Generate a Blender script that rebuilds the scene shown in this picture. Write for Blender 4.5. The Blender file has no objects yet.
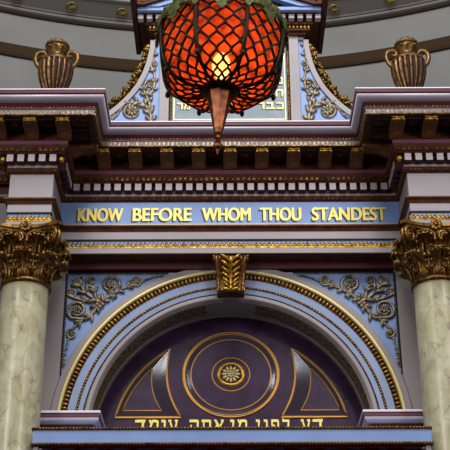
import bpy, bmesh, math, random
from mathutils import Vector, Matrix
random.seed(7)
PI = math.pi
S = bpy.context.scene
COL = S.collection

# ------------------------------------------------------------------ materials
def lin(h):
    h = h.lstrip('#')
    r = []
    for i in (0, 2, 4):
        c = int(h[i:i+2], 16) / 255
        r.append(c / 12.92 if c <= .04045 else ((c + .055) / 1.055) ** 2.4)
    return (*r, 1)

def mat(name, col, rough=.6, metal=0., col2=None, scale=8., lo=.35, hi=.65, coat=0., bump=0., detail=4., spec=None):
    m = bpy.data.materials.new(name); m.use_nodes = True
    nt = m.node_tree; b = nt.nodes['Principled BSDF']
    b.inputs['Base Color'].default_value = lin(col)
    b.inputs['Roughness'].default_value = rough
    b.inputs['Metallic'].default_value = metal
    b.inputs['Coat Weight'].default_value = coat
    b.inputs['Coat Roughness'].default_value = .08
    if spec is not None: b.inputs['Specular IOR Level'].default_value = spec
    if col2 or bump:
        tc = nt.nodes.new('ShaderNodeTexCoord')
        n = nt.nodes.new('ShaderNodeTexNoise'); n.inputs['Scale'].default_value = scale; n.inputs['Detail'].default_value = detail
        nt.links.new(tc.outputs['Object'], n.inputs['Vector'])
        if col2:
            r = nt.nodes.new('ShaderNodeValToRGB')
            r.color_ramp.elements[0].position = lo; r.color_ramp.elements[1].position = hi
            r.color_ramp.elements[0].color = lin(col2); r.color_ramp.elements[1].color = lin(col)
            nt.links.new(n.outputs['Fac'], r.inputs['Fac'])
            nt.links.new(r.outputs['Color'], b.inputs['Base Color'])
        if bump:
            bp = nt.nodes.new('ShaderNodeBump'); bp.inputs['Strength'].default_value = bump; bp.inputs['Distance'].default_value = .01
            nt.links.new(n.outputs['Fac'], bp.inputs['Height']); nt.links.new(bp.outputs['Normal'], b.inputs['Normal'])
    return m

M = {}
M['plaster'] = mat('plaster', '#757574', .9, col2='#6f6f6e', scale=1.5)
M['wallband'] = mat('wall_band_paint', '#35281b', .85, spec=.1)
M['cornice_grey'] = mat('cornice_grey_paint', '#7d7976', .7)
M['mauve'] = mat('mauve_paint', '#c2b8ca', .3, col2='#b8adbe', scale=3)
M['oxblood'] = mat('oxblood_paint', '#54222a', .5, spec=.3)
M['bracketbrown'] = mat('ochre_brown_paint', '#6b4420', .5, col2='#4a2a12', scale=14, spec=.3)
M['rosettegold'] = mat('olive_gilding', '#a8955a', .45, .45, col2='#6a5c34', scale=20)
M['archblue'] = mat('greyed_blue_paint', '#8b9bbd', .55, col2='#8292b4', scale=3)
M['carve'] = mat('dull_bronze_carving', '#6b5736', .6, .25, col2='#463822', scale=18)
M['plum'] = mat('plum_red_paint', '#6a3a48', .5, spec=.3)
M['edge'] = mat('lit_edge_pale_lilac', '#d6d0da', .4)  # pale tint paints in the bright line where light catches top edges
M['taupe'] = mat('taupe_grey_paint', '#8a8283', .6)
M['soffitpaint'] = mat('dark_taupe_paint', '#7d6d60', .6)
M['garlandgold'] = mat('old_garland_gilding', '#9a7530', .36, .75, col2='#35240e', scale=24, lo=.36, hi=.6, bump=.2)
M['brown'] = mat('brown_paint', '#52280f', .6, col2='#38190b', scale=14, spec=.2)
M['dark'] = mat('dark_umber_paint', '#20140e', .7, spec=.2)
M['grey'] = mat('lilac_grey_paint', '#948c91', .55, col2='#8b8388', scale=2)
M['dentil'] = mat('pale_grey_dentil_paint', '#a79da3', .5)
M['blue'] = mat('blue_paint', '#7a94c8', .55, col2='#718abc', scale=3)
M['gold'] = mat('gold_leaf', '#c0953f', .36, .8, col2='#6a4716', scale=18, lo=.33, hi=.62, bump=.2)
M['bronze'] = mat('dark_gilding', '#7b5320', .36, .75, col2='#2a160a', scale=22, lo=.36, hi=.6, bump=.25)
M['capgold'] = mat('aged_gilding', '#86602c', .38, .72, col2='#2c160b', scale=20, lo=.3, hi=.52, bump=.3)
M['rinceau'] = mat('tarnished_gilt_relief', '#94866c', .42, .5, col2='#4c443c', scale=20, lo=.35, hi=.6)
M['paleline'] = mat('pale_gold_paint', '#e6d48e', .4, .25)
M['letter'] = mat('bright_gold_letter_leaf', '#f6e27c', .42, .12, col2='#efd560', scale=9)
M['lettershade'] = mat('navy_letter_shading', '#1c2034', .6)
M['wood'] = mat('dark_mahogany', '#3a2040', .26, col2='#27132a', scale=5, coat=.25)
M['bevelwood'] = mat('polished_dark_bevel', '#2b1d2d', .1, coat=1.)
M['goldline'] = mat('gilt_fillet', '#b9853a', .35, .6)
M['palefillet'] = mat('pale_gilt_fillet', '#cbb98a', .4, .3)
M['stone'] = mat('blue_grey_slate', '#7d8a96', .6, col2='#707d88', scale=6)
M['curtain'] = mat('crimson_velvet', '#8c141a', .8)
M['urnred'] = mat('plum_paint', '#2c1316', .6, spec=.15)
M['urngold'] = mat('antique_gold', '#7c5c2c', .4, .6, col2='#402a14', scale=20)
M['lampmetal'] = mat('dark_bronze', '#3a2412', .4, .7, col2='#20120a', scale=30)
M['lattice'] = mat('blackened_iron', '#1a0f09', .5, .5)
M['verdigris'] = mat('olive_brass_patina', '#666d34', .45, .4, col2='#3a4020', scale=30)
M['copper'] = mat('reddish_bronze', '#74401f', .36, .75, col2='#45200f', scale=20)
M['floor'] = mat('dark_carpet', '#3a2a28', .95)
M['mahog_door'] = mat('dark_panel', '#20100f', .4)

def marble():
    m = bpy.data.materials.new('veined_cream_marble'); m.use_nodes = True
    nt = m.node_tree; b = nt.nodes['Principled BSDF']; L = nt.links.new
    b.inputs['Roughness'].default_value = .3
    tc = nt.nodes.new('ShaderNodeTexCoord')
    mp = nt.nodes.new('ShaderNodeMapping'); mp.inputs['Scale'].default_value = (1, 1, .62); mp.inputs['Rotation'].default_value = (.2, .35, .5)
    L(tc.outputs['Object'], mp.inputs['Vector'])
    n1 = nt.nodes.new('ShaderNodeTexNoise'); n1.inputs['Scale'].default_value = 3.2; n1.inputs['Detail'].default_value = 6
    L(mp.outputs['Vector'], n1.inputs['Vector'])
    add = nt.nodes.new('ShaderNodeVectorMath'); add.operation = 'MULTIPLY_ADD'
    add.inputs[1].default_value = (.5, .5, .5)
    L(n1.outputs['Color'], add.inputs[0]); L(mp.outputs['Vector'], add.inputs[2])
    v = nt.nodes.new('ShaderNodeTexVoronoi'); v.feature = 'DISTANCE_TO_EDGE'; v.inputs['Scale'].default_value = 7
    L(add.outputs[0], v.inputs['Vector'])
    r = nt.nodes.new('ShaderNodeValToRGB')
    r.color_ramp.elements[0].position = .0; r.color_ramp.elements[0].color = lin('#8f897c')
    e = r.color_ramp.elements.new(.035); e.color = lin('#a39c80')
    r.color_ramp.elements[-1].position = .13; r.color_ramp.elements[-1].color = lin('#b3ac8a')
    L(v.outputs['Distance'], r.inputs['Fac'])
    n2 = nt.nodes.new('ShaderNodeTexNoise'); n2.inputs['Scale'].default_value = 3.5; n2.inputs['Detail'].default_value = 5
    L(tc.outputs['Object'], n2.inputs['Vector'])
    r2 = nt.nodes.new('ShaderNodeValToRGB'); r2.color_ramp.elements[0].position = .35; r2.color_ramp.elements[1].position = .65
    r2.color_ramp.elements[0].color = lin('#8f7f50'); r2.color_ramp.elements[1].color = lin('#c6c3ae')
    L(n2.outputs['Fac'], r2.inputs['Fac'])
    mx = nt.nodes.new('ShaderNodeMix'); mx.data_type = 'RGBA'; mx.blend_type = 'MULTIPLY'; mx.inputs[0].default_value = 1
    g = nt.nodes.new('ShaderNodeMix'); g.data_type = 'RGBA'; g.inputs[0].default_value = .5
    L(r.outputs['Color'], g.inputs[6]); L(r2.outputs['Color'], g.inputs[7])
    r3 = nt.nodes.new('ShaderNodeValToRGB'); r3.color_ramp.elements[0].position = .0; r3.color_ramp.elements[0].color = (.55, .55, .56, 1)
    r3.color_ramp.elements[1].position = .035; r3.color_ramp.elements[1].color = (1, 1, 1, 1)
    L(v.outputs['Distance'], r3.inputs['Fac'])
    L(g.outputs[2], mx.inputs[6]); L(r3.outputs['Color'], mx.inputs[7])
    # veins fade in and out
    n4 = nt.nodes.new('ShaderNodeTexNoise'); n4.inputs['Scale'].default_value = 4.5; L(tc.outputs['Object'], n4.inputs['Vector'])
    r4 = nt.nodes.new('ShaderNodeValToRGB'); r4.color_ramp.elements[0].position = .42; r4.color_ramp.elements[1].position = .62
    L(n4.outputs['Fac'], r4.inputs['Fac']); L(r4.outputs['Color'], mx.inputs[0])
    L(mx.outputs[2], b.inputs['Base Color'])
    return m
M['marble'] = marble()

def lampglass():
    m = bpy.data.materials.new('red_lamp_glass'); m.use_nodes = True
    nt = m.node_tree; L = nt.links.new
    for n in list(nt.nodes): nt.nodes.remove(n)
    out = nt.nodes.new('ShaderNodeOutputMaterial')
    tr = nt.nodes.new('ShaderNodeBsdfTranslucent'); 
    tc = nt.nodes.new('ShaderNodeTexCoord'); nz = nt.nodes.new('ShaderNodeTexNoise'); nz.inputs['Scale'].default_value = 16; nz.inputs['Detail'].default_value = 3
    L(tc.outputs['Object'], nz.inputs['Vector'])
    rp = nt.nodes.new('ShaderNodeValToRGB'); rp.color_ramp.elements[0].position = .3; rp.color_ramp.elements[1].position = .72
    rp.color_ramp.elements[0].color = (.27, .032, .006, 1); rp.color_ramp.elements[1].color = (.74, .16, .028, 1)
    L(nz.outputs['Fac'], rp.inputs['Fac']); L(rp.outputs['Color'], tr.inputs['Color'])
    tp = nt.nodes.new('ShaderNodeBsdfTransparent'); tp.inputs['Color'].default_value = (1, .62, .34, 1)
    gl = nt.nodes.new('ShaderNodeBsdfGlossy'); gl.inputs['Roughness'].default_value = .2; gl.inputs['Color'].default_value = (.8, .5, .4, 1)
    a = nt.nodes.new('ShaderNodeMixShader'); a.inputs[0].default_value = .30
    L(tr.outputs[0], a.inputs[1]); L(tp.outputs[0], a.inputs[2])
    c = nt.nodes.new('ShaderNodeMixShader'); c.inputs[0].default_value = .06
    L(a.outputs[0], c.inputs[1]); L(gl.outputs[0], c.inputs[2])
    L(c.outputs[0], out.inputs['Surface'])
    return m
M['redglass'] = lampglass()
def emit(name, col, st):
    m = bpy.data.materials.new(name); m.use_nodes = True
    b = m.node_tree.nodes['Principled BSDF']
    b.inputs['Base Color'].default_value = (*col, 1)
    b.inputs['Emission Color'].default_value = (*col, 1); b.inputs['Emission Strength'].default_value = st
    return m
M['bulb'] = emit('glowing_bulb', (1, .88, .66), 42)

# ------------------------------------------------------------------ mesh builder; local coordinates are (x across, p towards the hall, z up)
def world_loc(o):
    v = Vector((0, 0, 0))
    while o is not None:
        v += o.location; o = o.parent
    return v

class MB:
    def __init__(s): s.v = []; s.f = []; s.m = []; s.s = []
    def add(s, vs, fs, m=0, smooth=False):
        b = len(s.v); s.v += [tuple(q) for q in vs]
        for f in fs:
            s.f.append([b + i for i in f]); s.m.append(m); s.s.append(smooth)
        return s
    def box(s, x0, x1, p0, p1, z0, z1, m=0):
        vs = [(x, p, z) for x in (x0, x1) for p in (p0, p1) for z in (z0, z1)]
        return s.add(vs, [(0, 1, 3, 2), (4, 6, 7, 5), (0, 4, 5, 1), (2, 3, 7, 6), (0, 2, 6, 4), (1, 5, 7, 3)], m)
    def prism_p(s, poly, p0, p1, m=0, smooth=False):        # polygon in x,z
        n = len(poly)
        vs = [(x, p0, z) for x, z in poly] + [(x, p1, z) for x, z in poly]
        return s.add(vs, [list(range(n)), list(range(n, 2*n))] + [(i, (i+1) % n, n+(i+1) % n, n+i) for i in range(n)], m, smooth)
    def prism_x(s, poly, x0, x1, m=0):                      # polygon in p,z
        n = len(poly)
        vs = [(x0, p, z) for p, z in poly] + [(x1, p, z) for p, z in poly]
        return s.add(vs, [list(range(n)), list(range(n, 2*n))] + [(i, (i+1) % n, n+(i+1) % n, n+i) for i in range(n)], m)
    def lathe(s, prof, seg=32, c=(0, 0), m=0, smooth=True, a0=0., a1=2*PI):
        full = abs(a1 - a0 - 2*PI) < 1e-6
        na = seg if full else seg + 1
        vs = []
        for r, z in prof:
            for k in range(na):
                a = a0 + (a1 - a0) * k / seg
                vs.append((c[0] + r*math.sin(a), c[1] + r*math.cos(a), z))
        fs = []
        for i in range(len(prof)-1):
            for k in range(seg):
                k2 = (k+1) % na
                fs.append((i*na+k, i*na+k2, (i+1)*na+k2, (i+1)*na+k))
        return s.add(vs, fs, m, smooth)
    def ell(s, c, r, rot=0., m=0, u=8, w=6):                # ellipsoid; rot turns it in the x,z plane
        vs = []; ca, sa = math.cos(rot), math.sin(rot)
        for j in range(w+1):
            t = PI*j/w
            for i in range(u):
                a = 2*PI*i/u
                x, p, z = r[0]*math.cos(t), r[1]*math.sin(t)*math.cos(a), r[2]*math.sin(t)*math.sin(a)
                vs.append((c[0]+x*ca-z*sa, c[1]+p, c[2]+x*sa+z*ca))
        fs = [(j*u+i, j*u+(i+1) % u, (j+1)*u+(i+1) % u, (j+1)*u+i) for j in range(w) for i in range(u)]
        return s.add(vs, fs, m, True)
    def tube(s, pts, rad, seg=6, m=0, flat=1., closed=False):
        pts = [Vector(q) for q in pts]; n = len(pts)
        if not hasattr(rad, '__len__'): rad = [rad]*n
        ref = Vector((0, 1, 0)); vs = []
        for i in range(n):
            if closed: t = pts[(i+1) % n] - pts[i-1]
            else: t = pts[min(i+1, n-1)] - pts[max(i-1, 0)]
            if t.length < 1e-9: t = Vector((0, 0, 1))
            t.normalize()
            a = t.cross(ref)
            if a.length < .1: a = t.cross(Vector((1, 0, 0)))
            a.normalize(); b = a.cross(t); b.normalize()
            for k in range(seg):
                an = 2*PI*k/seg
                vs.append(pts[i] + a*math.cos(an)*rad[i] + b*math.sin(an)*rad[i]*flat)
        fs = []
        rng = n if closed else n-1
        for i in range(rng):
            i2 = (i+1) % n
            for k in range(seg):
                fs.append((i*seg+k, i*seg+(k+1) % seg, i2*seg+(k+1) % seg, i2*seg+k))
        if not closed:
            fs.append(list(range(seg))); fs.append([(n-1)*seg+k for k in range(seg)])
        return s.add(vs, fs, m, True)
    def ring(s, prof, cz, a0=0., a1=PI, n=72, m=0, smooth=False, cx=0., closed=True):   # profile (R,p) swept about the p axis
        full = abs(a1-a0-2*PI) < 1e-6
        na = n if full else n+1; k = len(prof)
        vs = []
        for i in range(na):
            a = a0+(a1-a0)*i/n
            for R, p in prof: vs.append((cx+R*math.cos(a), p, cz+R*math.sin(a)))
        fs = []
        for i in range(n):
            i2 = (i+1) % na
            for j in range(k if closed else k-1):
                j2 = (j+1) % k
                fs.append((i*k+j, i2*k+j, i2*k+j2, i*k+j2))
        return s.add(vs, fs, m, smooth)
    def build(s, name, mats, parent=None, at=None):
        me = bpy.data.meshes.new(name)
        off = Vector((0, 0, 0))
        if at is None and parent is not None: off = world_loc(parent)
        me.from_pydata([Vector((x, -p, z)) - off for x, p, z in s.v], [], s.f)
        if not isinstance(mats, (list, tuple)): mats = [mats]
        for q in mats: me.materials.append(M[q])
        me.polygons.foreach_set('material_index', s.m)
        me.polygons.foreach_set('use_smooth', s.s)
        bm = bmesh.new(); bm.from_mesh(me)
        bmesh.ops.recalc_face_normals(bm, faces=bm.faces); bm.to_mesh(me); bm.free()
        o = bpy.data.objects.new(name, me); COL.objects.link(o)
        if parent is not None: o.parent = parent
        if at is not None:
            w = Vector((at[0], -at[1], at[2]))
            o.location = w - (world_loc(parent) if parent is not None else Vector((0, 0, 0)))
        return o

def tag(o, label, cat, group=None, kind=None):
    if label: o['label'] = label
    if cat: o['category'] = cat
    if group: o['group'] = group
    if kind: o['kind'] = kind
    return o
def thing(name, x, p, z, label, cat, group=None):
    o = bpy.data.objects.new(name, None); COL.objects.link(o); o.location = (x, -p, z)
    o.empty_display_size = .1
    return tag(o, label, cat, group, 'thing')
def structure(o): o['kind'] = 'structure'; return o
def children(o): return [c for c in bpy.data.objects if c.parent == o]
def copy_tree(o, parent=None):
    c = o.copy(); COL.objects.link(c)
    c.parent = parent
    for ch in children(o): copy_tree(ch, c)
    return c

def catmull(pts, n=8):
    P = [Vector(q) for q in pts]; P = [P[0]*2-P[1]] + P + [P[-1]*2-P[-2]]
    out = []
    for i in range(1, len(P)-2):
        for k in range(n):
            t = k/n
            out.append(.5*((2*P[i]) + (P[i+1]-P[i-1])*t + (2*P[i-1]-5*P[i]+4*P[i+1]-P[i+2])*t*t + (3*P[i]-P[i-1]-3*P[i+1]+P[i+2])*t**3))
    out.append(P[-2]); return out

# ------------------------------------------------------------------ camera
cd = bpy.data.cameras.new('camera'); cam = bpy.data.objects.new('camera', cd); COL.objects.link(cam)
cd.sensor_width = 36; cd.lens = 36*1180/450; cd.clip_end = 200
TH = math.radians(27.5); R = .0035
fw = Vector((0, math.cos(TH), math.sin(TH))); u0 = Vector((0, -math.sin(TH), math.cos(TH))); r0 = Vector((1, 0, 0))
rt = r0*math.cos(R) - u0*math.sin(R); up = r0*math.sin(R) + u0*math.cos(R)
mw = Matrix((rt, up, -fw)).transposed().to_4x4(); mw.translation = Vector((-.062, -11.9, 1.6))
cam.matrix_world = mw
S.camera = cam

# ------------------------------------------------------------------ setting: floor, apse wall, drum cornice
mb = MB(); mb.box(-12, 12, -5, 18, -.2, 0); structure(mb.build('floor', 'floor'))
AC = (-.2, 6.5)                      # centre of the round apse wall (x, p)
def arc(prof, m=0, a=52, seg=80, mbx=None):
    q = mbx or MB()
    q.lathe(prof, seg, AC, m, False, PI - math.radians(a), PI + math.radians(a)); return q
mb = arc([(9.5, 0), (9.5, 14.2), (9.8, 14.2), (9.8, 0), (9.5, 0)]); structure(mb.build('wall_back', 'plaster'))
mb = arc([(9.52, 11.93), (9.46, 11.93), (9.44, 11.97), (9.44, 12.10), (9.46, 12.14), (9.52, 12.14)]); structure(mb.build('trim_1', 'wallband'))
mb = arc([(9.52, 12.70), (9.46, 12.70), (9.46, 12.735)], 1); arc([(9.46, 12.735), (9.40, 12.74), (9.38, 12.765)], 0, mbx=mb)
arc([(9.38, 12.765), (9.38, 12.785)], 1, mbx=mb)
arc([(9.38, 12.785), (9.36, 12.805), (9.34, 12.81), (9.12, 12.88), (9.10, 12.88)], 0, mbx=mb)
arc([(9.10, 12.88), (9.10, 12.90)], 1, mbx=mb)
arc([(9.10, 12.90), (9.05, 12.91), (9.04, 12.98), (8.98, 12.99), (8.96, 13.05)], 0, mbx=mb)
arc([(8.96, 13.05), (8.92, 13.06)], 1, mbx=mb)
arc([(8.92, 13.06), (8.5, 13.2), (8.45, 13.5), (9.52, 13.5)], 0, mbx=mb)
structure(mb.build('trim_2', ['cornice_grey', 'wallband']))

# gilt rosettes of the drum cornice, set on its sloping face
def rosette_mesh():
    q = MB()
    # built facing +p; turned afterwards
    q.ring([(.085, 0), (.085, .012), (.075, .025), (.065, .012), (.065, 0)], 0, 0, 2*PI, 20, 0, True)
    for k in range(8):
        a = 2*PI*k/8
        q.ell((.04*math.cos(a), .014, .04*math.sin(a)), (.026, .014, .015), a, 0, 6, 5)
    q.ell((0, .02, 0), (.018, .018, .018), 0, 0, 8, 6)
    return q
rproto = rosette_mesh().build('ceiling_rosette', 'rosettegold')
rows = [(-3.17, 'small round gilt rosette on the grey drum cornice, cut by the picture edge'),
        (-2.38, 'small round gilt rosette on the grey drum cornice, just up from the urn above KNOW'),
        (-1.625, 'small round gilt rosette on the grey drum cornice, beside the dark eave above KNOW'),
        (1.616, 'small round gilt rosette on the grey drum cornice, beside the dark eave above STANDEST'),
        (2.44, 'small round gilt rosette on the grey drum cornice, just up from the urn above STANDEST')]
for i, (X, lab) in enumerate(rows):
    o = rproto if i == 0 else rproto.copy()
    if i: COL.objects.link(o)
    r = 9.235; z = 12.836
    phi = math.asin((X - AC[0]) / r)
    o.location = (AC[0] + r*math.sin(phi), -(AC[1] - r*math.cos(phi)), z)
    # normal points inwards (towards the axis) and down
    nx, ny = -math.sin(phi)*.36, math.cos(phi)*.36*-1
    nv = Vector((nx, ny, -.93)).normalized()
    q = Vector((0, -1, 0)).rotation_difference(nv); o.rotation_mode = 'QUATERNION'; o.rotation_quaternion = q
    tag(o, lab, 'rosette', 'gilt rosettes of the drum cornice', 'thing')

# ------------------------------------------------------------------ front wall (grey strips beside the columns, dark strip over the arch)
mb = MB()
for sx in (-1, 1):
    RW = 1.966; a_ = math.acos(1.875/RW)
    pl = [(3.6, 0), (3.6, 7.334), (1.875, 7.334)] + [(RW*math.cos(a_*(1-i/16)), 5.46+RW*math.sin(a_*(1-i/16))) for i in range(17)] + [(RW, 0)]
    mb.prism_p([(sx*x, z) for x, z in pl], -.9, -.27)
mb.box(-1.875, 1.875, -1.2, -1.0, 0, 8.0)
structure(mb.build('wall_front', 'taupe'))
mb = MB(); mb.box(-1.86, 1.86, -.8, -.22, 7.352, 7.431)
for sx in (-1, 1):
    xs = sorted((sx*1.86, sx*3.6)); mb.box(xs[0], xs[1], -.268, -.22, 7.335, 7.431)
structure(mb.build('trim_3', 'oxblood'))

# ------------------------------------------------------------------ entablature
RC, RH, RD = 2.178, .238, .66      # centre, half width and depth of the forward breaks over the columns
XI, XO = RC-RH, RC+RH
def path(o):
    return [(-3.6, o), (-XO-o, o), (-XO-o, RD+o), (-XI+o, RD+o), (-XI+o, o), (XI-o, o), (XI-o, RD+o), (XO+o, RD+o), (XO+o, o), (3.6, o)]
def sweep(prof, m=0, q=None, smooth=False):      # closed profile of (offset, z)
    q = q or MB(); k = len(prof); vs = []
    for (o, z) in prof: vs += [(x, p, z) for x, p in path(o)]
    n = 10; fs = []
    for i in range(k):
        i2 = (i+1) % k
        for j in range(n-1): fs.append((i*n+j, i*n+j+1, i2*n+j+1, i2*n+j))
    fs.append([i*n for i in range(k)]); fs.append([i*n+n-1 for i in range(k)])
    return q.add(vs, fs, m, smooth)
def along(o, step):                 # evenly spaced spots on the path at offset o: (x, p, direction)
    P = path(o); out = []
    for a, b in zip(P[:-1], P[1:]):
        L = math.hypot(b[0]-a[0], b[1]-a[1]); n = max(1, round(L/step)); d = ((b[0]-a[0])/L, (b[1]-a[1])/L)
        for i in range(n):
            t = (i+.5)/n; out.append((a[0]+(b[0]-a[0])*t, a[1]+(b[1]-a[1])*t, d, L/n))
    return out
def obox(q, x, p, d, hw, depth, z0, z1, m=0):     # small block, half width hw along d, standing `depth` out to the left-hand normal
    nx, npp = -d[1], d[0]
    cs = [(x-d[0]*hw, p-d[1]*hw), (x+d[0]*hw, p+d[1]*hw)]
    vs = []
    for z in (z0, z1):
        for (a, b) in cs:
            vs += [(a, b, z), (a+nx*depth, b+npp*depth, z)]
    q.add(vs, [(0, 1, 3, 2), (4, 6, 7, 5), (0, 4, 5, 1), (2, 3, 7, 6), (0, 2, 6, 4), (1, 5, 7, 3)], m)

ent = thing('entablature', 0, 0, 7.44, 'wide dark red and brown carved entablature spanning both columns, with brackets and pale dentils', 'entablature')
B = -.25
q = MB(); sweep([(B, 8.832), (.572, 8.832), (.588, 8.818), (.588, 8.808), (B, 8.808)], 1, q)
sweep([(B, 8.808), (.582, 8.808), (.582, 8.768), (.57, 8.764), (B, 8.764)], 0, q)
q.build('crown_fillet', ['oxblood', 'edge'], ent)  # pale top lip has its lit highlight put into the colour
q = MB()
cy = [(.545, 8.764), (.566, 8.758), (.574, 8.745), (.572, 8.73), (.56, 8.712), (.54, 8.70), (.507, 8.69)]
sweep([(B, 8.764)] + cy + [(B, 8.69)], 0, q, True); q.build('crown_moulding', ['mauve'], ent)
q = sweep([(B, 8.69), (.505, 8.69), (.49, 8.672), (.475, 8.655), (.475, 8.635), (.485, 8.632), (.485, 8.618), (B, 8.618)]); q.build('cove_moulding', ['oxblood'], ent)
q = MB()
for x, p, d, L in along(.478, .04): q.ell((x, p, 8.645), (.013, .012, .012), 0, 0, 6, 4)
q.build('bead_moulding', ['gold'], ent)
q = MB(); sweep([(B, 8.618), (.478, 8.618), (.470, 8.59), (.462, 8.565), (.462, 8.5635), (B, 8.5635)], 0, q)
for x, p, d, L in along(.462, .05):
    obox(q, x, p, d, .010, .018, 8.562, 8.606, 1)
sweep([(.452, 8.568), (.476, 8.568), (.476, 8.554), (.452, 8.554)], 2, q)
q.build('egg_and_dart_moulding', ['grey', 'rinceau', 'bronze'], ent)
# soffit with its coffers
q = MB(); sweep([(B, 8.562), (.455, 8.562), (.455, 8.555), (B, 8.555)], 0, q)
def coffer(x, p, w, d, dirx=True):
    z0, z1 = 8.535, 8.556; t = .022
    a, b = (w, d) if dirx else (d, w)
    q.box(x-a, x+a, p-b, p-b+t, z0, z1, 1); q.box(x-a, x+a, p+b-t, p+b, z0, z1, 1)
    q.box(x-a, x-a+t, p-b+t, p+b-t, z0, z1, 1); q.box(x+a-t, x+a, p-b+t, p+b-t, z0, z1, 1)
    for k in range(6):
        an = PI*k/3; q.ell((x+.022*math.cos(an), p+.022*math.sin(an), 8.55), (.016, .014, .012), 0, 2, 6, 4)
    q.ell((x, p, 8.545), (.012, .012, .012), 0, 2, 6, 4)
modx = [k*.361 for k in range(-4, 5)]
for k in range(-4, 4): coffer((k+.5)*.361, .29, .095, .115)
for sx in (-1, 1):
    coffer(sx*1.62, .29, .08, .115)
    for k in (-1, 1): coffer(sx*(RC+k*.178), RD+.29, .085, .115)
    for k in (-1, 1): coffer(sx*(RC+k*.53), RD+.29, .10, .10)
    coffer(sx*(XI-.29), .68, .1, .1)
q.build('soffit', ['brown', 'dark', 'bronze'], ent)
# bed mouldings
q = sweep([(B, 8.556), (.12, 8.556), (.12, 8.43), (B, 8.43)]); q.build('modillion_band', ['brown'], ent)
q = sweep([(B, 8.43), (.15, 8.43), (.155, 8.42), (.155, 8.375), (B, 8.375)]); q.build('bed_fillet', ['plum'], ent)
q = MB(); sweep([(B, 8.375), (.15, 8.375), (.145, 8.34), (.125, 8.30), (.11, 8.28), (B, 8.28)], 0, q)
for x, p, d, L in along(.128, .06): obox(q, x, p, d, .016, .016, 8.30, 8.355, 1)
q.build('ovolo_moulding', ['brown', 'bronze'], ent)
q = MB(); sweep([(B, 8.28), (.03, 8.28), (.03, 8.185), (B, 8.185)], 0, q); sweep([(B, 8.185), (.033, 8.185), (.033, 8.145), (B, 8.145)], 1, q)
q.build('dentil_band', ['oxblood', 'taupe'], ent)
q = MB(); sweep([(B, 8.145), (.045, 8.145), (.05, 8.135), (.03, 8.10), (.01, 8.086), (B, 8.086)], 0, q)
for x, p, d, L in along(.035, .05): q.ell((x, p, 8.118), (.014, .014, .016), 0, 1, 6, 4)
q.build('lower_bed_moulding', ['brown', 'bronze'], ent)
q = sweep([(B, 8.086), (0, 8.086), (0, 7.795), (B, 7.795)]); q.build('frieze', ['grey'], ent)
q = MB(); sweep([(B, 7.795), (.012, 7.795), (.03, 7.785), (.045, 7.775), (.045, 7.762), (B, 7.762)], 0, q)
sweep([(B, 7.762), (.04, 7.762), (.02, 7.74), (.008, 7.712), (B, 7.712)], 1, q); q.build('architrave_cap', ['bracketbrown', 'brown'], ent)
q = MB(); sweep([(B, 7.712), (.0, 7.712), (.0, 7.615), (B, 7.615)], 0, q); q.build('upper_fascia', ['grey'], ent)
q = MB(); sweep([(B, 7.615), (.004, 7.615), (.004, 7.595), (B, 7.595)], 0, q)
sweep([(B, 7.595), (-.008, 7.595), (-.008, 7.503), (B, 7.503)], 1, q)
for i, (x, p, d, L) in enumerate(along(-.008, .048)):
    nx, npp = -d[1]*.006, d[0]*.006
    q.ell((x+nx, p+npp, 7.535), (.027 if abs(d[0]) > .5 else .01, .011 if abs(d[0]) > .5 else .027, .024), 0, 2, 6, 4)
    q.ell((x+nx, p+npp, 7.562), (.014, .012, .022), 0, 2, 6, 4)
sweep([(-.03, 7.526), (.004, 7.526), (.004, 7.503), (-.03, 7.503)], 2, q)
q.build('gilt_leaf_band', ['dark', 'blue', 'gold'], ent)
q = sweep([(B, 7.503), (.002, 7.503), (.002, 7.44), (B, 7.44)]); q.build('lower_fascia', ['grey'], ent)
q = MB(); q.box(-XI, XI, -.2, -.002, 7.4315, 7.4395, 0); q.box(-XO-.0, -XI, -.21, RD, 7.4395, 7.444, 0); q.box(XI, XO, -.21, RD, 7.4395, 7.444, 0)
q.build('architrave_underside', ['brown'], ent)
# blocking courses that carry the urns and the tablet
q = MB()
for sx in (-1, 1):
    q.box(sx*2.07-.24, sx*2.07+.24, .26, .74, 8.832, 9.13, 0)
q.build('blocking_course', ['grey'], ent)

def modillion_mesh():                # local: back at p=0, under side of soffit at z=0, runs forward
    q = MB()
    prof = [(0, 0), (.305, 0), (.31, -.012), (.31, -.045), (.295, -.058), (.26, -.062), (.2, -.065), (.13, -.08), (.08, -.105), (.04, -.12), (0, -.12)]
    q.prism_x(prof, -.07, .07, 0)
    q.prism_x([(0, 0), (.32, 0), (.32, -.012), (0, -.012)], -.078, .078, 0)
    for sx in (-1, 1):
        q.tube([(sx*.072, .28+.022*math.cos(a*.5), -.035+.018*math.sin(a*.5)) for a in range(13)], .007, 5, 0)
        q.tube([(sx*.072, .26, -.05), (sx*.072, .18, -.056), (sx*.072, .1, -.085), (sx*.072, .03, -.105)], .007, 5, 0)
    return q
def modleaf_mesh():
    q = MB()
    q.box(-.066, .066, .312, .318, -.046, -.012, 0)
    for k in range(-3, 4):
        q.ell((k*.0185, .320, -.03+.004*abs(k)), (.011, .012, .021), k*.12, 0, 6, 5)
    q.ell((0, .318, -.048), (.05, .012, .008), 0, 0, 6, 4)
    return q
def place_mod(x, p, rot=0.):
    global mod0
    if mod0 is None:
        mod0 = modillion_mesh().build('modillion', 'bracketbrown', ent, at=(x, p, 8.555))
        l = modleaf_mesh().build('gilt_leaf', 'gold'); l.parent = mod0; l['label'] = 'gilt leaf front'
        return mod0
    c = copy_tree(mod0, ent); c.location = Vector((x, -p, 8.555)) - ent.location; c.rotation_euler = (0, 0, rot); return c
mod0 = None
for x in modx: place_mod(x, .12)
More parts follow.
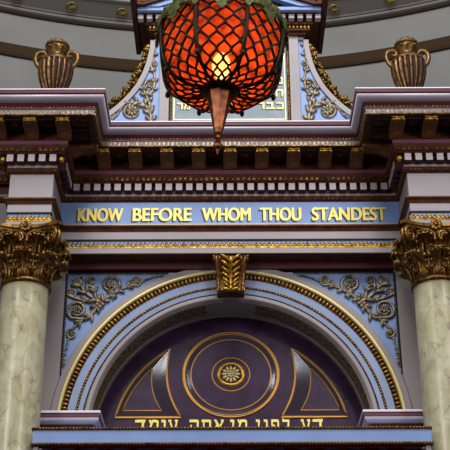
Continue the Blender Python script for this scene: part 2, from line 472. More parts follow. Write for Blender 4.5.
for sx in (-1, 1):
    for k in (-1, 0, 1): place_mod(sx*RC + k*.356, RD+.12)
    place_mod(sx*(XI-.12), .47, -sx*PI/2)
# dentils, each a block of its own
dent0 = None
def place_dent(x, p, rot=0.):
    global dent0
    if dent0 is None:
        q = MB(); q.box(-.036, .036, -.005, .094, -.085, 0, 1); q.box(-.036, .036, .094, .10, -.085, 0, 0)
        dent0 = q.build('dentil', ['dentil', 'oxblood'], ent, at=(x, p, 8.265)); return
    c = dent0.copy(); COL.objects.link(c); c.location = Vector((x, -p, 8.265)) - ent.location; c.rotation_euler = (0, 0, rot)
for k in range(-15, 16): place_dent(k*.1172, .03)
for sx in (-1, 1):
    for k in range(-2, 3): place_dent(sx*RC + k*.1175, RD+.03)
    for k in range(4): place_dent(sx*(XI-.03), .19+k*.125, -sx*PI/2)
q = MB()
for sx in (-1, 1):
    for e in (-1, 1):
        q.ell((sx*RC+e*(RH+.085), RD+.085, 8.222), (.036, .036, .04), 0, 0, 10, 8)
q.build('corner_ball', 'gold', ent)

# ------------------------------------------------------------------ inscription panel
def word_polys(s):
    c = bpy.data.curves.new('word', 'FONT'); c.body = s; c.size = 1; c.offset = 0; c.extrude = 0
    o = bpy.data.objects.new('word', c); COL.objects.link(o)
    dg = bpy.context.evaluated_depsgraph_get(); me = bpy.data.meshes.new_from_object(o.evaluated_get(dg))
    vs = [(v.co.x, v.co.y) for v in me.vertices]; fs = [list(p.vertices) for p in me.polygons]
    bpy.data.objects.remove(o); bpy.data.curves.remove(c); bpy.data.meshes.remove(me)
    return vs, fs
def slab(vs, fs, p0, p1, m=0, q=None):
    q = q or MB(); n = len(vs); cnt = {}
    for f in fs:
        for a, b in zip(f, f[1:]+f[:1]): cnt[(a, b)] = cnt.get((a, b), 0)+1
    F = [f for f in fs] + [[i+n for i in f] for f in fs]
    for (a, b) in cnt:
        if (b, a) not in cnt: F.append((a, b, b+n, a+n))
    return q.add([(x, p0, z) for x, z in vs] + [(x, p1, z) for x, z in vs], F, m)
ins = thing('inscription_panel', 0, 0, 7.94, 'long blue frieze panel with raised gold English words KNOW BEFORE WHOM THOU STANDEST', 'inscription')
q = MB(); q.box(-1.935, 1.935, .001, .008, 7.797, 8.084); q.build('panel_board', 'blue', ins)
q = MB(); q.box(-1.935, 1.935, .001, .012, 7.7965, 7.803); q.build('lower_border', 'palefillet', ins)
for s, x0, x1 in (('KNOW', -1.735, -1.228), ('BEFORE', -1.108, -.447), ('WHOM', -.318, .227), ('THOU', .343, .803), ('STANDEST', .935, 1.774)):
    vs, fs = word_polys(s)
    ax, bx = min(v[0] for v in vs), max(v[0] for v in vs); az, bz = min(v[1] for v in vs), max(v[1] for v in vs)
    z0, z1 = 7.842, 8.008
    vv = [(x0+(x-ax)/(bx-ax)*(x1-x0), z0+(z-az)/(bz-az)*(z1-z0)) for x, z in vs]
    q = MB()
    for j, d in enumerate((-.007, -.002, .003, .007)): slab([(x+d, z+(.0025 if j % 2 else -.0025)) for x, z in vv], fs, .008, .0155+j*.0004, 0, q)
    w = q.build('word', 'letter', ins); w['label'] = 'gold word %s' % s
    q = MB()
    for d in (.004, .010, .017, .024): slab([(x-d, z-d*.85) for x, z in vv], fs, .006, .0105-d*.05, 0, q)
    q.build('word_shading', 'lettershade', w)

# ------------------------------------------------------------------ columns
def leaf_mesh(q, cx, cp, ang, r0, z0, h, w, out, m=0, nu=8, nv=9):
    ca, sa = math.sin(ang), math.cos(ang)            # outward direction
    ta, tb = sa, -ca                                  # tangent
    def pt(u, v, off):
        # spine: rises, leans outwards, curls over at the tip
        if v < .75:
            t = v/.75; z = h*.97*math.sin(t*PI/2*.96)**.9 if t > 0 else 0; r = .03*t + out*.55*t**3
        else:
            t = (v-.75)/.25; a = t*PI*.95; rr = h*.11
            z = h*.97 + rr*math.sin(a) - (t**2)*h*.04; r = .03 + out*.55 + rr*(1-math.cos(a))*.9
        lob = 1 - .22*abs(math.sin(v*PI*3.2))**2*abs(u)**.5
        ww = w*(.62+.5*math.sin(min(1, v*1.25)*PI*.62))*(1 if v < .75 else 1-.45*(v-.75)/.25)*lob
        x = u*ww
        bulge = .016*math.cos(u*PI*2.5)*(1-v*.3) - .035*u*u*(1-.6*v)
        R_ = r0 + r + bulge - off
        return (cx + ca*R_ + ta*x, cp + sa*R_ + tb*x, z0 + z)
    vs = []; fs = []
    for off in (0, .014):
        for j in range(nv+1):
            for i in range(nu+1): vs.append(pt(-1+2*i/nu, j/nv, off))
    n1 = (nu+1)*(nv+1)
    for j in range(nv):
        for i in range(nu):
            a = j*(nu+1)+i
            fs.append((a, a+1, a+nu+2, a+nu+1)); fs.append((n1+a, n1+a+nu+1, n1+a+nu+2, n1+a+1))
    bd = [i for i in range(nu+1)] + [(j+1)*(nu+1)+nu for j in range(nv)] + [nv*(nu+1)+i for i in range(nu-1, -1, -1)] + [j*(nu+1) for j in range(nv-1, 0, -1)]
    for a, b in zip(bd, bd[1:]+bd[:1]): fs.append((a, b, b+n1, a+n1))
    q.add(vs, fs, m, True)
    e = w*.21
    for v in (.22, .42, .60, .76):
        for u in (-.88, .88): q.ell(pt(u, v, -.004), (e, e, e*1.25), 0, m, 7, 5)
        for u in (-.45, .45): q.ell(pt(u, v+.06, -.006), (e*.6, e*.6, e*1.3), 0, m, 6, 5)
    for u in (-.6, -.2, .2, .6): q.ell(pt(u, .90, -.004), (e*.85, e*.85, e*.8), 0, m, 7, 5)
    q.tube([pt(0, v, -.006) for v in (.02, .15, .3, .45, .6, .72, .82, .92)], [w*.15, w*.14, w*.13, w*.12, w*.11, w*.1, w*.09, w*.07], 6, m)
def spiral3(c, u, w, r, turns, a0, sgn, n=30, shrink=.82):
    out = []
    for i in range(n+1):
        t = i/n; a = a0 + sgn*turns*2*PI*t; rr = r*(1-shrink*t)
        out.append(Vector(c) + Vector(u)*rr*math.cos(a) + Vector(w)*rr*math.sin(a))
    return out

def make_column(cx, label):
    cp = .42
    t = thing('marble_column', cx, cp, 0, label, 'column', 'columns flanking the arch')
    q = MB()
    sh = [(0, 2.6)] + [(.266 - .021*((z-2.6)/4.2)**1.8, z) for z in [2.6+.3*k for k in range(14)]] + [(.246, 6.79), (.252, 6.8), (0, 6.8)]
    q.lathe(sh, 56, (cx, cp)); q.build('shaft', 'marble', t)
    q = MB(); q.box(cx-.42, cx+.42, cp-.42, cp+.42, 0, 2.2); q.box(cx-.46, cx+.46, cp-.46, cp+.46, 2.2, 2.3)
    q.lathe([(0, 2.3), (.40, 2.3), (.42, 2.36), (.40, 2.42), (.33, 2.45), (.36, 2.5), (.34, 2.56), (.3, 2.6), (0, 2.6)], 40, (cx, cp)); q.build('pedestal', 'grey', t)
    q = MB(); q.lathe([(.2, 6.795), (.262, 6.795), (.275, 6.81), (.277, 6.825), (.27, 6.845), (.25, 6.855), (.2, 6.855)], 48, (cx, cp)); q.build('astragal', 'bronze', t)
    cap = MB()
    cap.lathe([(.0, 6.85), (.225, 6.85), (.225, 7.05), (.232, 7.2), (.25, 7.3), (.285, 7.365), (.285, 7.375), (0, 7.375)], 40, (cx, cp))
    cap = cap.build('capital', 'bronze', t)
    # abacus with concave sides
    def abacus(half, cut, z0, z1, q):
        pts = []
        for s_ in range(4):
            a = s_*PI/2
            for i in range(13):
                u = -1+2*i/12
                d = half - .10*(1-u*u)
                x, y = u*(half-cut), d
                pts.append((x*math.cos(a)+y*math.sin(a), -x*math.sin(a)+y*math.cos(a)))
        n = len(pts)
        vs = [(cx+x, cp+y, z0) for x, y in pts] + [(cx+x, cp+y, z1) for x, y in pts]
        q.add(vs, [list(range(n)), list(range(n, 2*n))] + [(i, (i+1) % n, n+(i+1) % n, n+i) for i in range(n)])
    q = MB(); abacus(.365, .045, 7.375, 7.40, q); abacus(.395, .04, 7.40, 7.436, q); q.build('abacus', 'capgold', cap)
    for row, (n, z0, h, w, out, r, ph) in enumerate(((8, 6.855, .225, .108, .235, .235, 0), (8, 6.88, .385, .10, .235, .235, PI/8))):
        for k in range(n):
            q = MB(); leaf_mesh(q, cx, cp, ph+2*PI*k/n, r, z0, h, w, out); q.build('acanthus_leaf', 'capgold', cap)
    for k in range(4):
        a = PI/4 + k*PI/2; dx, dp = math.sin(a), math.cos(a); tx, tp = dp, -dx
        q = MB()
        for s_ in (-1, 1):           # corner volute: stem sweeping up and out, then the curl
            ce = (cx+dx*.43+tx*s_*.022, cp+dp*.43+tp*s_*.022, 7.29)
            cur = spiral3(ce, (dx, dp, 0), (0, 0, 1), .088, 1.9, PI*.5, -1, 34)
            stem = catmull([(cx+dx*.235+tx*s_*.12, cp+dp*.235+tp*s_*.12, 7.12), (cx+dx*.25+tx*s_*.10, cp+dp*.25+tp*s_*.10, 7.24), (cx+dx*.30+tx*s_*.05, cp+dp*.30+tp*s_*.05, 7.34), cur[0]], 6)
            pts = stem[:-1]+cur
            q.tube(pts, [.022]*len(stem) + [.022-.011*i/len(cur) for i in range(len(cur)-1)], 6)
            q.ell(ce, (.022, .022, .022), 0, 0, 8, 6)
        leaf_mesh(q, cx, cp, a, .25, 7.08, .17, .06, .10, 0, 6, 7)
        q.build('volute', 'capgold', cap)
        # face centre: helices and the flower
        a = k*PI/2; dx, dp = math.sin(a), math.cos(a); tx, tp = dp, -dx
        q = MB()
        for s_ in (-1, 1):
            ce = (cx+dx*.285+tx*s_*.072, cp+dp*.285+tp*s_*.072, 7.29)
            cur = spiral3(ce, (tx*s_, tp*s_, 0), (0, 0, 1), .058, 1.8, PI*.45, 1, 28)
            stem = catmull([(cx+dx*.25+tx*s_*.16, cp+dp*.25+tp*s_*.16, 7.11), (cx+dx*.26+tx*s_*.150, cp+dp*.26+tp*s_*.15, 7.24), cur[0]], 6)
            pts = stem[:-1]+cur
            q.tube(pts, [.016]*len(stem) + [.016-.008*i/len(cur) for i in range(len(cur)-1)], 6)
            q.ell(ce, (.016, .016, .016), 0, 0, 8, 6)
        q.build('helix', 'capgold', cap)
        if k == 2: continue
        q = MB()
        fc = (cx+dx*.30, cp+dp*.30, 7.415)
        for j in range(8):
            b = 2*PI*j/8
            v = Vector(fc) + Vector((tx, tp, 0))*.042*math.cos(b) + Vector((0, 0, 1))*.042*math.sin(b)
            q.ell(v, (.028 if abs(dx) < .5 else .018, .018 if abs(dx) < .5 else .028, .028), 0, 0, 7, 5)
        q.ell((fc[0]+dx*.015, fc[1]+dp*.015, fc[2]), (.024, .024, .024), 0, 0, 8, 6)
        q.build('fleuron', 'capgold', cap)
    return t
c1 = make_column(-2.193, 'veined cream marble column with gilt leafy capital, under the end with the word KNOW')
c2 = copy_tree(c1); c2.location.x = 2.193; c2['label'] = 'veined cream marble column with gilt leafy capital, under the end with the word STANDEST'

# ------------------------------------------------------------------ arch
AZ = 5.46
A0, A1 = .078, PI-.078
arch = thing('arch_surround', 0, -.27, AZ, 'blue and grey round arch moulding with gilt rings around the dark panel', 'arch')
def aring(name, prof, m, smooth=False, extra=None):
    q = MB(); q.ring(prof, AZ, A0, A1, 110, 0, smooth)
    if extra: extra(q)
    return q.build(name, m if isinstance(m, list) else [m], arch)
def bands(R_, step, size, p, m=1):
    def f(q):
        n = int((A1-A0)*R_/step)
        for i in range(n):
            a = A0+(A1-A0)*(i+.5)/n
            q.ell((R_*math.cos(a), p, AZ+R_*math.sin(a)), size, a, m, 6, 4)
    return f
bk = -.775
aring('outer_band', [(1.96, bk), (1.96, -.262), (1.955, -.255), (1.895, -.25), (1.885, -.25), (1.885, bk)], 'taupe')
aring('pale_gilt_ring', [(1.885, bk), (1.885, -.235), (1.875, -.222), (1.86, -.222), (1.85, -.235), (1.85, bk)], 'paleline')
aring('gilt_dentil_ring', [(1.85, bk), (1.85, -.262), (1.795, -.275), (1.78, -.275), (1.78, bk)], ['brown', 'gold'], False, bands(1.815, .046, (.036, .024, .014), -.262))
aring('outer_blue_band', [(1.78, bk), (1.78, -.272), (1.70, -.285), (1.70, bk)], 'archblue')
aring('gilt_bead_ring', [(1.70, bk), (1.70, -.285), (1.67, -.285), (1.67, bk)], ['brown', 'gold'], False, bands(1.685, .035, (.013, .013, .014), -.282))
aring('inner_blue_band', [(1.67, bk), (1.67, -.287), (1.62, -.30), (1.62, bk)], 'archblue')
aring('fine_bead_ring', [(1.62, bk), (1.62, -.30), (1.60, -.30), (1.60, bk)], ['dark', 'bronze'], False, bands(1.61, .03, (.009, .010, .012), -.298))
aring('inner_grey_band', [(1.60, bk), (1.60, -.295), (1.585, -.288), (1.56, -.29), (1.548, -.305), (1.545, bk)], 'grey')
q = MB(); q.ring([(1.547, -.31), (1.54, -.315), (1.54, -.772), (1.547, -.772)], AZ, A0, A1, 110, 0)
for i in range(48):
    a = A0+(A1-A0)*(i+.5)/48
    if abs(a-PI/2) < .16: continue
    for dp, s_ in ((-.47, .05), (-.60, .05)):
        ca, sa = math.cos(a), math.sin(a)
        R_ = 1.538
        for k in range(5):
            b = 2*PI*k/5 + i
            aa = a + .032*math.cos(b)/1.54*1.2
            q.ell((R_*math.cos(aa), dp+.04*math.sin(b), AZ+R_*math.sin(aa)), (.012, .024, .022), aa, 1, 6, 4)
q.ring([(1.54, -.33), (1.528, -.335), (1.528, -.35), (1.54, -.355)], AZ, A0, A1, 110, 0)
q.ring([(1.54, -.715), (1.53, -.715), (1.525, -.725), (1.525, -.772), (1.54, -.772)], AZ, A0, A1, 110, 0)
q.build('carved_soffit', ['soffitpaint', 'carve'], arch)
for o in children(arch):
    if o.name.startswith('carved_soffit'): o['label'] = 'dark underside of the arch with bronze leaf carving'

# keystone
key = thing('keystone', 0, -.1, 6.92, 'gilded scrolled keystone carved with an acanthus leaf at the crown of the arch', 'keystone')
q = MB()
prof = [(-.215, 7.43), (-.03, 7.43), (.0, 7.405), (.0, 7.37), (-.03, 7.31), (-.075, 7.24), (-.10, 7.15), (-.10, 7.10), (-.075, 7.05), (-.04, 7.03), (-.035, 7.0), (-.06, 6.985), (-.215, 6.985)]
n = len(prof)
vs = []
for sx in (-1, 1):
    for p, z in prof: vs.append((sx*(.145+.038*(z-6.92)/.5), p, z))
q.add(vs, [list(range(n)), list(range(n, 2*n))] + [(i, (i+1) % n, n+(i+1) % n, n+i) for i in range(n)])
q.build('console_block', 'bronze', key)
def kp(z):
    for (a, b), (c, d) in zip(prof[1:], prof[2:]):
        if d <= z <= b: return a+(c-a)*((b-z)/(b-d) if b > d else 0)
    return -.1
for sx in (-1, 1):
    q = MB()
    pts = [(sx*(.125+.038*(z-6.92)/.5), kp(z)+.008, z) for z in [6.97+.044*k for k in range(11)]]
    q.tube(pts, .016, 7)
    for k in range(20):
        z = 6.98+.022*k; q.ell((sx*(.105+.034*(z-6.92)/.5), kp(z)+.008, z), (.010, .011, .009), 0, 0, 6, 4)
    q.tube([(sx*.192, -.03+.045*math.cos(a*.5)*(1-a*.04), 7.385+.04*math.sin(a*.5)*(1-a*.04)) for a in range(20)], .01, 6)
    q.build('scroll_border', 'capgold', key)
q = MB()
q.tube([(0, kp(z)+.02, z) for z in [7.03+.039*k for k in range(10)]], [.014+.002*k for k in range(10)], 7)
for sx in (-1, 1):
    for k in range(6):
        z = 7.06+.061*k; L = .042+.005*k
        q.ell((sx*(.045+.004*k), kp(z)+.022, z+.012), (L, .032, .021), sx*.75 if sx > 0 else PI-.75, 0, 8, 6)
        q.ell((sx*(.073+.005*k), kp(z)+.034, z+.034), (.018, .022, .017), 0, 0, 7, 5)
    q.ell((sx*.05, kp(7.0)+.02, 7.005), (.05, .025, .02), sx*.3, 0, 8, 6)
q.ell((0, kp(7.01)+.025, 7.015), (.028, .03, .03), 0, 0, 8, 6)
q.build('acanthus_leaf', 'gold', key)

# ------------------------------------------------------------------ scroll ornament
def scroll(q, pts2, p, rad, sx, taper=.5, flat=.8):
    rad *= 1.3; pts = [(sx*x, p, z) for x, z in pts2]; n = len(pts)
    q.tube(pts, [rad*(1-(1-taper)*i/(n-1)) for i in range(n)], 6, 0, flat)
def sp2(c, r, turns, a0, sgn, n=26, shrink=.8):
    return [(c[0]+r*(1-shrink*i/n)*math.cos(a0+sgn*turns*2*PI*i/n), c[1]+r*(1-shrink*i/n)*math.sin(a0+sgn*turns*2*PI*i/n)) for i in range(n+1)]
def cat2(pts, n=6): return [(v.x, v.y) for v in catmull([(x, z, 0) for x, z in pts], n)]
def leaves(q, pts2, p, sx, every, L, off=0.):
    L *= 1.45; every += 2
    for i in range(2, len(pts2)-2, every):
        (x0, z0), (x1, z1) = pts2[i-1], pts2[i+1]; a = math.atan2(z1-z0, x1-x0)
        for s_ in (-1, 1):
            b = a + s_*.75; x, z = pts2[i]
            cx_, cz_ = x+math.cos(b)*L*.8, z+math.sin(b)*L*.8
            q.ell((sx*cx_, p+.006, cz_), (L, L*.36, L*.42), b if sx > 0 else PI-b, 0, 6, 5)
def flower(q, x, z, p, r, sx, n=7):
    for k in range(n):
        a = 2*PI*k/n; q.ell((sx*x+r*.6*math.cos(a), p+.008, z+r*.6*math.sin(a)), (r*.48, r*.4, r*.3), a, 0, 7, 5)
    q.ell((sx*x, p+.016, z), (r*.3, r*.35, r*.3), 0, 0, 7, 5)

def spandrel(sx, label):
    t = thing('spandrel_panel', sx*1.5, -.29, 7.0, label, 'panel', 'blue spandrel panels beside the arch')
    RO = 1.968
    poly = [(sx*1.872, 7.333)]
    za = 7.333-AZ; xa = math.sqrt(RO*RO-za*za)
    a_s, a_e = math.atan2(za, xa), math.acos(1.872/RO)
    for i in range(49):
        a = a_s+(a_e-a_s)*i/48; poly.append((sx*RO*math.cos(a), AZ+RO*math.sin(a)))
    q = MB(); q.prism_p(poly, -.6, -.288); q.build('field', 'blue', t)
    q = MB()
    x0, x1 = sorted((sx*1.872, sx*.71)); q.box(x0, x1, -.29, -.274, 7.318, 7.334, 0)
    x0, x1 = sorted((sx*1.872, sx*1.858)); q.box(x0, x1, -.29, -.274, 6.11, 7.318, 0)
    x = 1.85
    while x > .72: q.ell((sx*x, -.278, 7.308), (.009, .012, .010), 0, 1, 6, 4); x -= .032
    z = 7.28
    while z > 6.19: q.ell((sx*1.848, -.278, z), (.009, .012, .010), 0, 1, 6, 4); z -= .032
    q.build('bead_border', ['dark', 'rinceau'], t)
    q = MB(); p = -.275
    J = (1.47, 6.952)
    A = sp2((1.725, 6.868), .115, 1.7, -1.0, 1); B_ = sp2((1.361, 7.185), .115, 1.7, 2.4+.9, -1)
    stA = cat2([J, (1.54, 6.85), (1.62, 6.76), A[0]]); stA = stA[:-1]+A
    # to the upper scroll: from J towards the crown, curling back
    B_ = sp2((1.361, 7.18), .12, 1.7, -1.35, 1); B_ = [(2*1.361-x, z) for x, z in B_]
    stB = cat2([J, (1.40, 7.02), (1.31, 7.08), B_[0]]); stB = stB[:-1]+B_
    C = sp2((1.585, 7.225), .058, 1.5, -PI*.3, 1); stC = cat2([J, (1.53, 7.06), (1.555, 7.14), C[0]]); stC = stC[:-1]+C
    C2 = sp2((1.79, 7.075), .055, 1.5, -.4, 1); stD = cat2([(1.60, 7.0), (1.70, 6.995), C2[0]]); stD = stD[:-1]+C2
    E_ = sp2((1.765, 6.58), .062, 1.6, 1.6, -1); stE = cat2([(1.66, 6.745), (1.72, 6.69), E_[0]]); stE = stE[:-1]+E_
    F_ = sp2((1.075, 7.225), .062, 1.6, -1.9, -1); stF = cat2([(1.31, 7.08), (1.20, 7.14), (1.13, 7.17), F_[0]]); stF = stF[:-1]+F_
    stG = cat2([J, (1.60, 7.05), (1.68, 7.14), (1.745, 7.215)])
    tail = cat2([(1.03, 7.20), (.95, 7.245), (.86, 7.275), (.76, 7.295)])
    tail2 = cat2([(1.80, 6.53), (1.815, 6.42), (1.83, 6.30), (1.84, 6.20)])
    for st, r in ((stA, .021), (stB, .021), (stC, .015), (stD, .014), (stE, .014), (stF, .014), (stG, .018), (tail, .010), (tail2, .010)):
        scroll(q, st, p, r, sx)
    for st, L in ((stA[:16], .038), (stB[:22], .036), (stC[:14], .03), (stE[:8], .03), (stF[:12], .032), (stG, .045), (stD[:10], .03)):
        leaves(q, st, p, sx, 4, L)
    for i in range(1, len(tail2), 3): q.ell((sx*tail2[i][0], p, tail2[i][1]), (.018, .014, .012), 0, 0, 6, 5)
    for i in range(1, len(tail), 3): q.ell((sx*tail[i][0], p, tail[i][1]), (.014, .014, .018), 0, 0, 6, 5)
    for dx, dz in ((0, 0), (-.03, -.02), (.03, -.02), (0, -.05), (-.03, .03)): q.ell((sx*(J[0]+dx), p+.012, J[1]+dz), (.028, .025, .026), 0, 0, 8, 6)
    q.build('scrollwork', 'rinceau', t)
    for (x, z, r) in ((1.725, 6.868, .055), (1.361, 7.18, .055), (1.745, 7.215, .05), (1.075, 7.225, .03), (1.765, 6.58, .028), (1.585, 7.225, .026)):
        q = MB(); flower(q, x, z, p, r, sx); q.build('flower', 'rinceau', t)
spandrel(-1, 'blue corner panel of gilt leaf scrolls above the arch, under the word KNOW')
spandrel(1, 'blue corner panel of gilt leaf scrolls above the arch, under the word STANDEST')

# ------------------------------------------------------------------ tympanum
TP = -.78
ty = thing('tympanum_panel', 0, TP, 5.1, 'polished dark wood half-round panel inside the arch, inlaid with gilt circle and triangles', 'panel')
q = MB(); poly = [(1.6*math.cos(a), AZ+1.6*math.sin(a)) for a in [PI*i/60 for i in range(61)]] + [(-1.6, 5.0), (1.6, 5.0)]
q.prism_p(poly, TP-.1, TP); q.build('wood_board', 'wood', ty)
cz = 6.285
q = MB(); q.ring([(.540, TP-.02), (.540, TP+.01), (.532, TP+.018), (.522, TP+.01), (.518, TP+.006), (.512, TP+.015), (.504, TP+.012), (.504, TP-.02)], cz, 0, 2*PI, 72, 0, True); q.build('outer_gilt_ring', 'goldline', ty)
q = MB(); q.ring([(.503, TP+.012), (.445, TP+.003), (.445, TP-.01), (.503, TP-.01)], cz, 0, 2*PI, 72, 0, False); q.build('bevelled_ring', 'bevelwood', ty)
q = MB(); q.ring([(.447, TP-.01), (.447, TP+.006), (.437, TP+.006), (.437, TP-.01)], cz, 0, 2*PI, 72); q.build('inner_gilt_ring', 'goldline', ty)
q = MB(); q.ring([(.213, TP-.01), (.213, TP+.008), (.203, TP+.008), (.203, TP-.01)], cz, 0, 2*PI, 56); q.build('medallion_ring', 'goldline', ty)
q = MB(); q.ring([(0.001, TP+.008), (.11, TP+.008), (.115, TP+.016), (.135, TP+.018), (.15, TP+.014), (.162, TP+.003), (.162, TP-.01), (0.001, TP-.01)], cz, 0, 2*PI, 48, 0, True)
med = q.build('medallion', 'gold', ty)
q = MB()
for k in range(12):
    a = 2*PI*k/12; q.ell((.075*math.cos(a), TP+.012, cz+.075*math.sin(a)), (.036, .018, .016), a, 0, 7, 5)
for k in range(8):
    a = 2*PI*k/8; q.ell((.03*math.cos(a), TP+.018, cz+.03*math.sin(a)), (.02, .016, .011), a, 0, 7, 5)
q.ring([(.112, TP+.02), (.112, TP+.02), (.102, TP+.02), (.102, TP+.02)], cz, 0, 2*PI, 40)
q.ell((0, TP+.02, cz), (.014, .016, .014), 0, 0, 8, 6)
q.build('rosette', 'palefillet', med)
def arcpts(a, b, c, R_, n=14):       # arc from a to b about centre c
    t0 = math.atan2(a[1]-c[1], a[0]-c[0]); t1 = math.atan2(b[1]-c[1], b[0]-c[0])
    r_0 = math.hypot(a[0]-c[0], a[1]-c[1]); r_1 = math.hypot(b[0]-c[0], b[1]-c[1])
    return [(c[0]+(r_0+(r_1-r_0)*i/n)*math.cos(t0+(t1-t0)*i/n), c[1]+(r_0+(r_1-r_0)*i/n)*math.sin(t0+(t1-t0)*i/n)) for i in range(n+1)]
for o in children(ty)[1:]:          # the inlay is a little wider than tall
    o.scale = (1.03, 1, .955); o.location.z += (cz-5.1)*(1-.955)
for sx in (-1, 1):
    BL, BR, T = (1.30, 5.775), (.555, 5.775), (.69, 6.60)
    def loop(BL, BR, T):
        l = arcpts(BL, T, (.0, 5.35), 0); r = arcpts(T, BR, (0, 6.27), 0)
        return l + r[1:]
    def arc_in(T, BR, sag, n=14):
        out = []
        dx, dz = BR[0]-T[0], BR[1]-T[1]; L = math.hypot(dx, dz); nx, nz = -dz/L, dx/L
        for i in range(n+1):
            t = i/n; s_ = sag*4*t*(1-t); out.append((T[0]+dx*t+nx*s_, T[1]+dz*t+nz*s_))
        return out
    outer = arcpts(BL, T, (.12, 5.45), 0) + arc_in(T, BR, .095)[1:]
    inner = arcpts((1.215, 5.858), (.895, 6.36), (.12, 5.45), 0) + arc_in((.895, 6.36), (.78, 5.858), .05)[1:]
    fr = MB(); L_ = [(sx*x, TP+.008, z) for x, z in outer]; fr.tube(L_, .012, 6, 0, .8, True)
    L2 = [(sx*(x+(.925-x)*.045), TP+.008, z+(6.0-z)*.045) for x, z in outer]; fr.tube(L2, .006, 5, 0, .8, True)
    f = fr.build('triangle_frame', 'goldline', ty)
    n = len(outer); vs = [(sx*x, TP+.012, z) for x, z in outer] + [(sx*x, TP+.003, z) for x, z in inner]
    q = MB(); q.add(vs, [(i, (i+1) % n, n+(i+1) % n, n+i) for i in range(n)]); q.build('bevelled_border', 'bevelwood', f)
    q = MB(); q.tube([(sx*x, TP+.006, z) for x, z in inner], .007, 5, 0, .8, True); q.build('inner_fillet', 'goldline', f)

# Hebrew letters: drawn as polygons on a unit height, x to the right
def rc(x0, x1, z0, z1): return [(x0, z0), (x1, z0), (x1, z1), (x0, z1)]
HEB = {
 'dalet': (.78, [[(0, .8), (.74, .8), (.78, 1.02), (.06, 1.0), (.0, .98)], [(.5, 0), (.62, 0), (.68, .8), (.5, .8)]]),
 'resh': (.66, [[(0, .8), (.5, .8), (.66, .72), (.66, .9), (.55, 1.0), (.0, 1.0)], [(.5, 0), (.62, 0), (.66, .8), (.5, .8)]]),
 'he': (.78, [[(0, .8), (.6, .8), (.76, .8), (.76, .92), (.65, 1.0), (0, 1.0)], [(.6, 0), (.72, 0), (.76, .8), (.6, .8)], [(.08, 0), (.2, 0), (.2, .6), (.08, .6)]]),
 'tav': (.85, [[(.05, .8), (.82, .8), (.82, .92), (.72, 1.0), (.05, 1.0)], [(.66, 0), (.78, 0), (.82, .8), (.66, .8)], [(.16, .16), (.28, .16), (.28, .8), (.16, .8)], rc(0, .28, 0, .16)]),
 'het': (.80, [[(.02, .8), (.78, .8), (.78, .92), (.7, 1.0), (.02, 1.0)], [(.62, 0), (.74, 0), (.78, .8), (.62, .8)], [(.06, 0), (.2, 0), (.2, .8), (.06, .8)]]),
 'vav': (.34, [[(0, .8), (.34, .8), (.34, .92), (.26, 1.0), (0, 1.0)], [(.18, 0), (.3, 0), (.34, .8), (.18, .8)]]),
 'yod': (.32, [[(0, .8), (.32, .8), (.32, .92), (.25, 1.0), (0, 1.0)], [(.16, .45), (.26, .45), (.32, .8), (.16, .8)]]),
 'nun': (.50, [[(.14, .8), (.46, .8), (.46, .92), (.38, 1.0), (.14, 1.0)], [(.32, .18), (.46, .18), (.46, .8), (.32, .8)], rc(0, .48, 0, .18)]),
 'pe': (.74, [[(.08, .8), (.7, .8), (.7, .9), (.58, 1.0), (.08, 1.0)], rc(.56, .7, .18, .8), rc(0, .7, 0, .18), rc(.08, .2, .5, .8), rc(.2, .36, .46, .6)]),
 'kaf': (.66, [[(0, .82), (.62, .82), (.62, .9), (.5, 1.0), (0, 1.0)], rc(.48, .62, .18, .82), rc(0, .62, 0, .18)]),
 'bet': (.76, [[(.04, .82), (.6, .82), (.6, .9), (.5, 1.0), (.04, 1.0)], rc(.46, .6, .18, .82), rc(0, .76, 0, .18)]),
 'mem': (.84, [[(.22, .8), (.8, .8), (.8, .9), (.66, 1.0), (.3, 1.0)], rc(.66, .8, .18, .8), rc(.42, .8, 0, .18), [(.0, 0), (.12, 0), (.4, .8), (.26, .86)], [(.06, .98), (.16, .7), (.28, .78), (.2, 1.0)]]),
 'ayin': (.74, [[(.02, 1.0), (.02, .84), (.2, .84), (.24, .9), (.24, 1.0)], [(.1, .84), (.22, .84), (.42, .2), (.3, .16)], [(.5, 1.0), (.5, .84), (.72, .84), (.72, 1.0)], [(.58, .84), (.7, .84), (.62, .4), (.4, .1), (.0, 0), (.0, .14), (.34, .24), (.5, .46)]]),
 'lamed': (.64, [[(.06, .8), (.62, .8), (.62, .98), (.18, .98), (.18, 1.38), (.06, 1.38)], [(.48, .8), (.62, .8), (.6, .5), (.3, 0), (.16, .0), (.46, .52)]]),
 'alef': (.84, [[(.02, 1.0), (.22, 1.0), (.82, .0), (.62, .0)], [(.6, 1.0), (.82, 1.0), (.82, .84), (.74, .74), (.6, .46), (.5, .6), (.62, .76)], [(.04, 0), (.24, 0), (.2, .2), (.36, .56), (.26, .7), (.08, .3)]]),
}
def hebrew(parent, letters, x0, x1, z0, h, p, m, dep=.008, name='word'):   # letters listed from left to right
    gap = .16; tot = sum(HEB[l][0] for l in letters) + gap*(len(letters)-1); k = (x1-x0)/tot
    q = MB(); x = 0
    for l in letters:
        w, polys = HEB[l]
        for j, pl in enumerate(polys): q.prism_p([(x0+(x+a)*k, z0+b*h) for a, b in pl], p, p+dep+j*.0004)
        x += w+gap
    return q.build(name, m, parent)
ZH, HH = 5.60, .152
for w, x0, x1 in ((('ayin', 'dalet'), .772, 1.022), (('yod', 'nun', 'pe', 'lamed'), .275, .65), (('yod', 'mem'), -.012, .182),
                  (('he', 'tav', 'alef'), -.466, -.082), (('dalet', 'mem', 'vav', 'ayin'), -1.072, -.592)):
    hebrew(ty, w, x0, x1, ZH, HH, TP, 'letter')['label'] = 'gold Hebrew word, its foot hidden behind the blue beam'

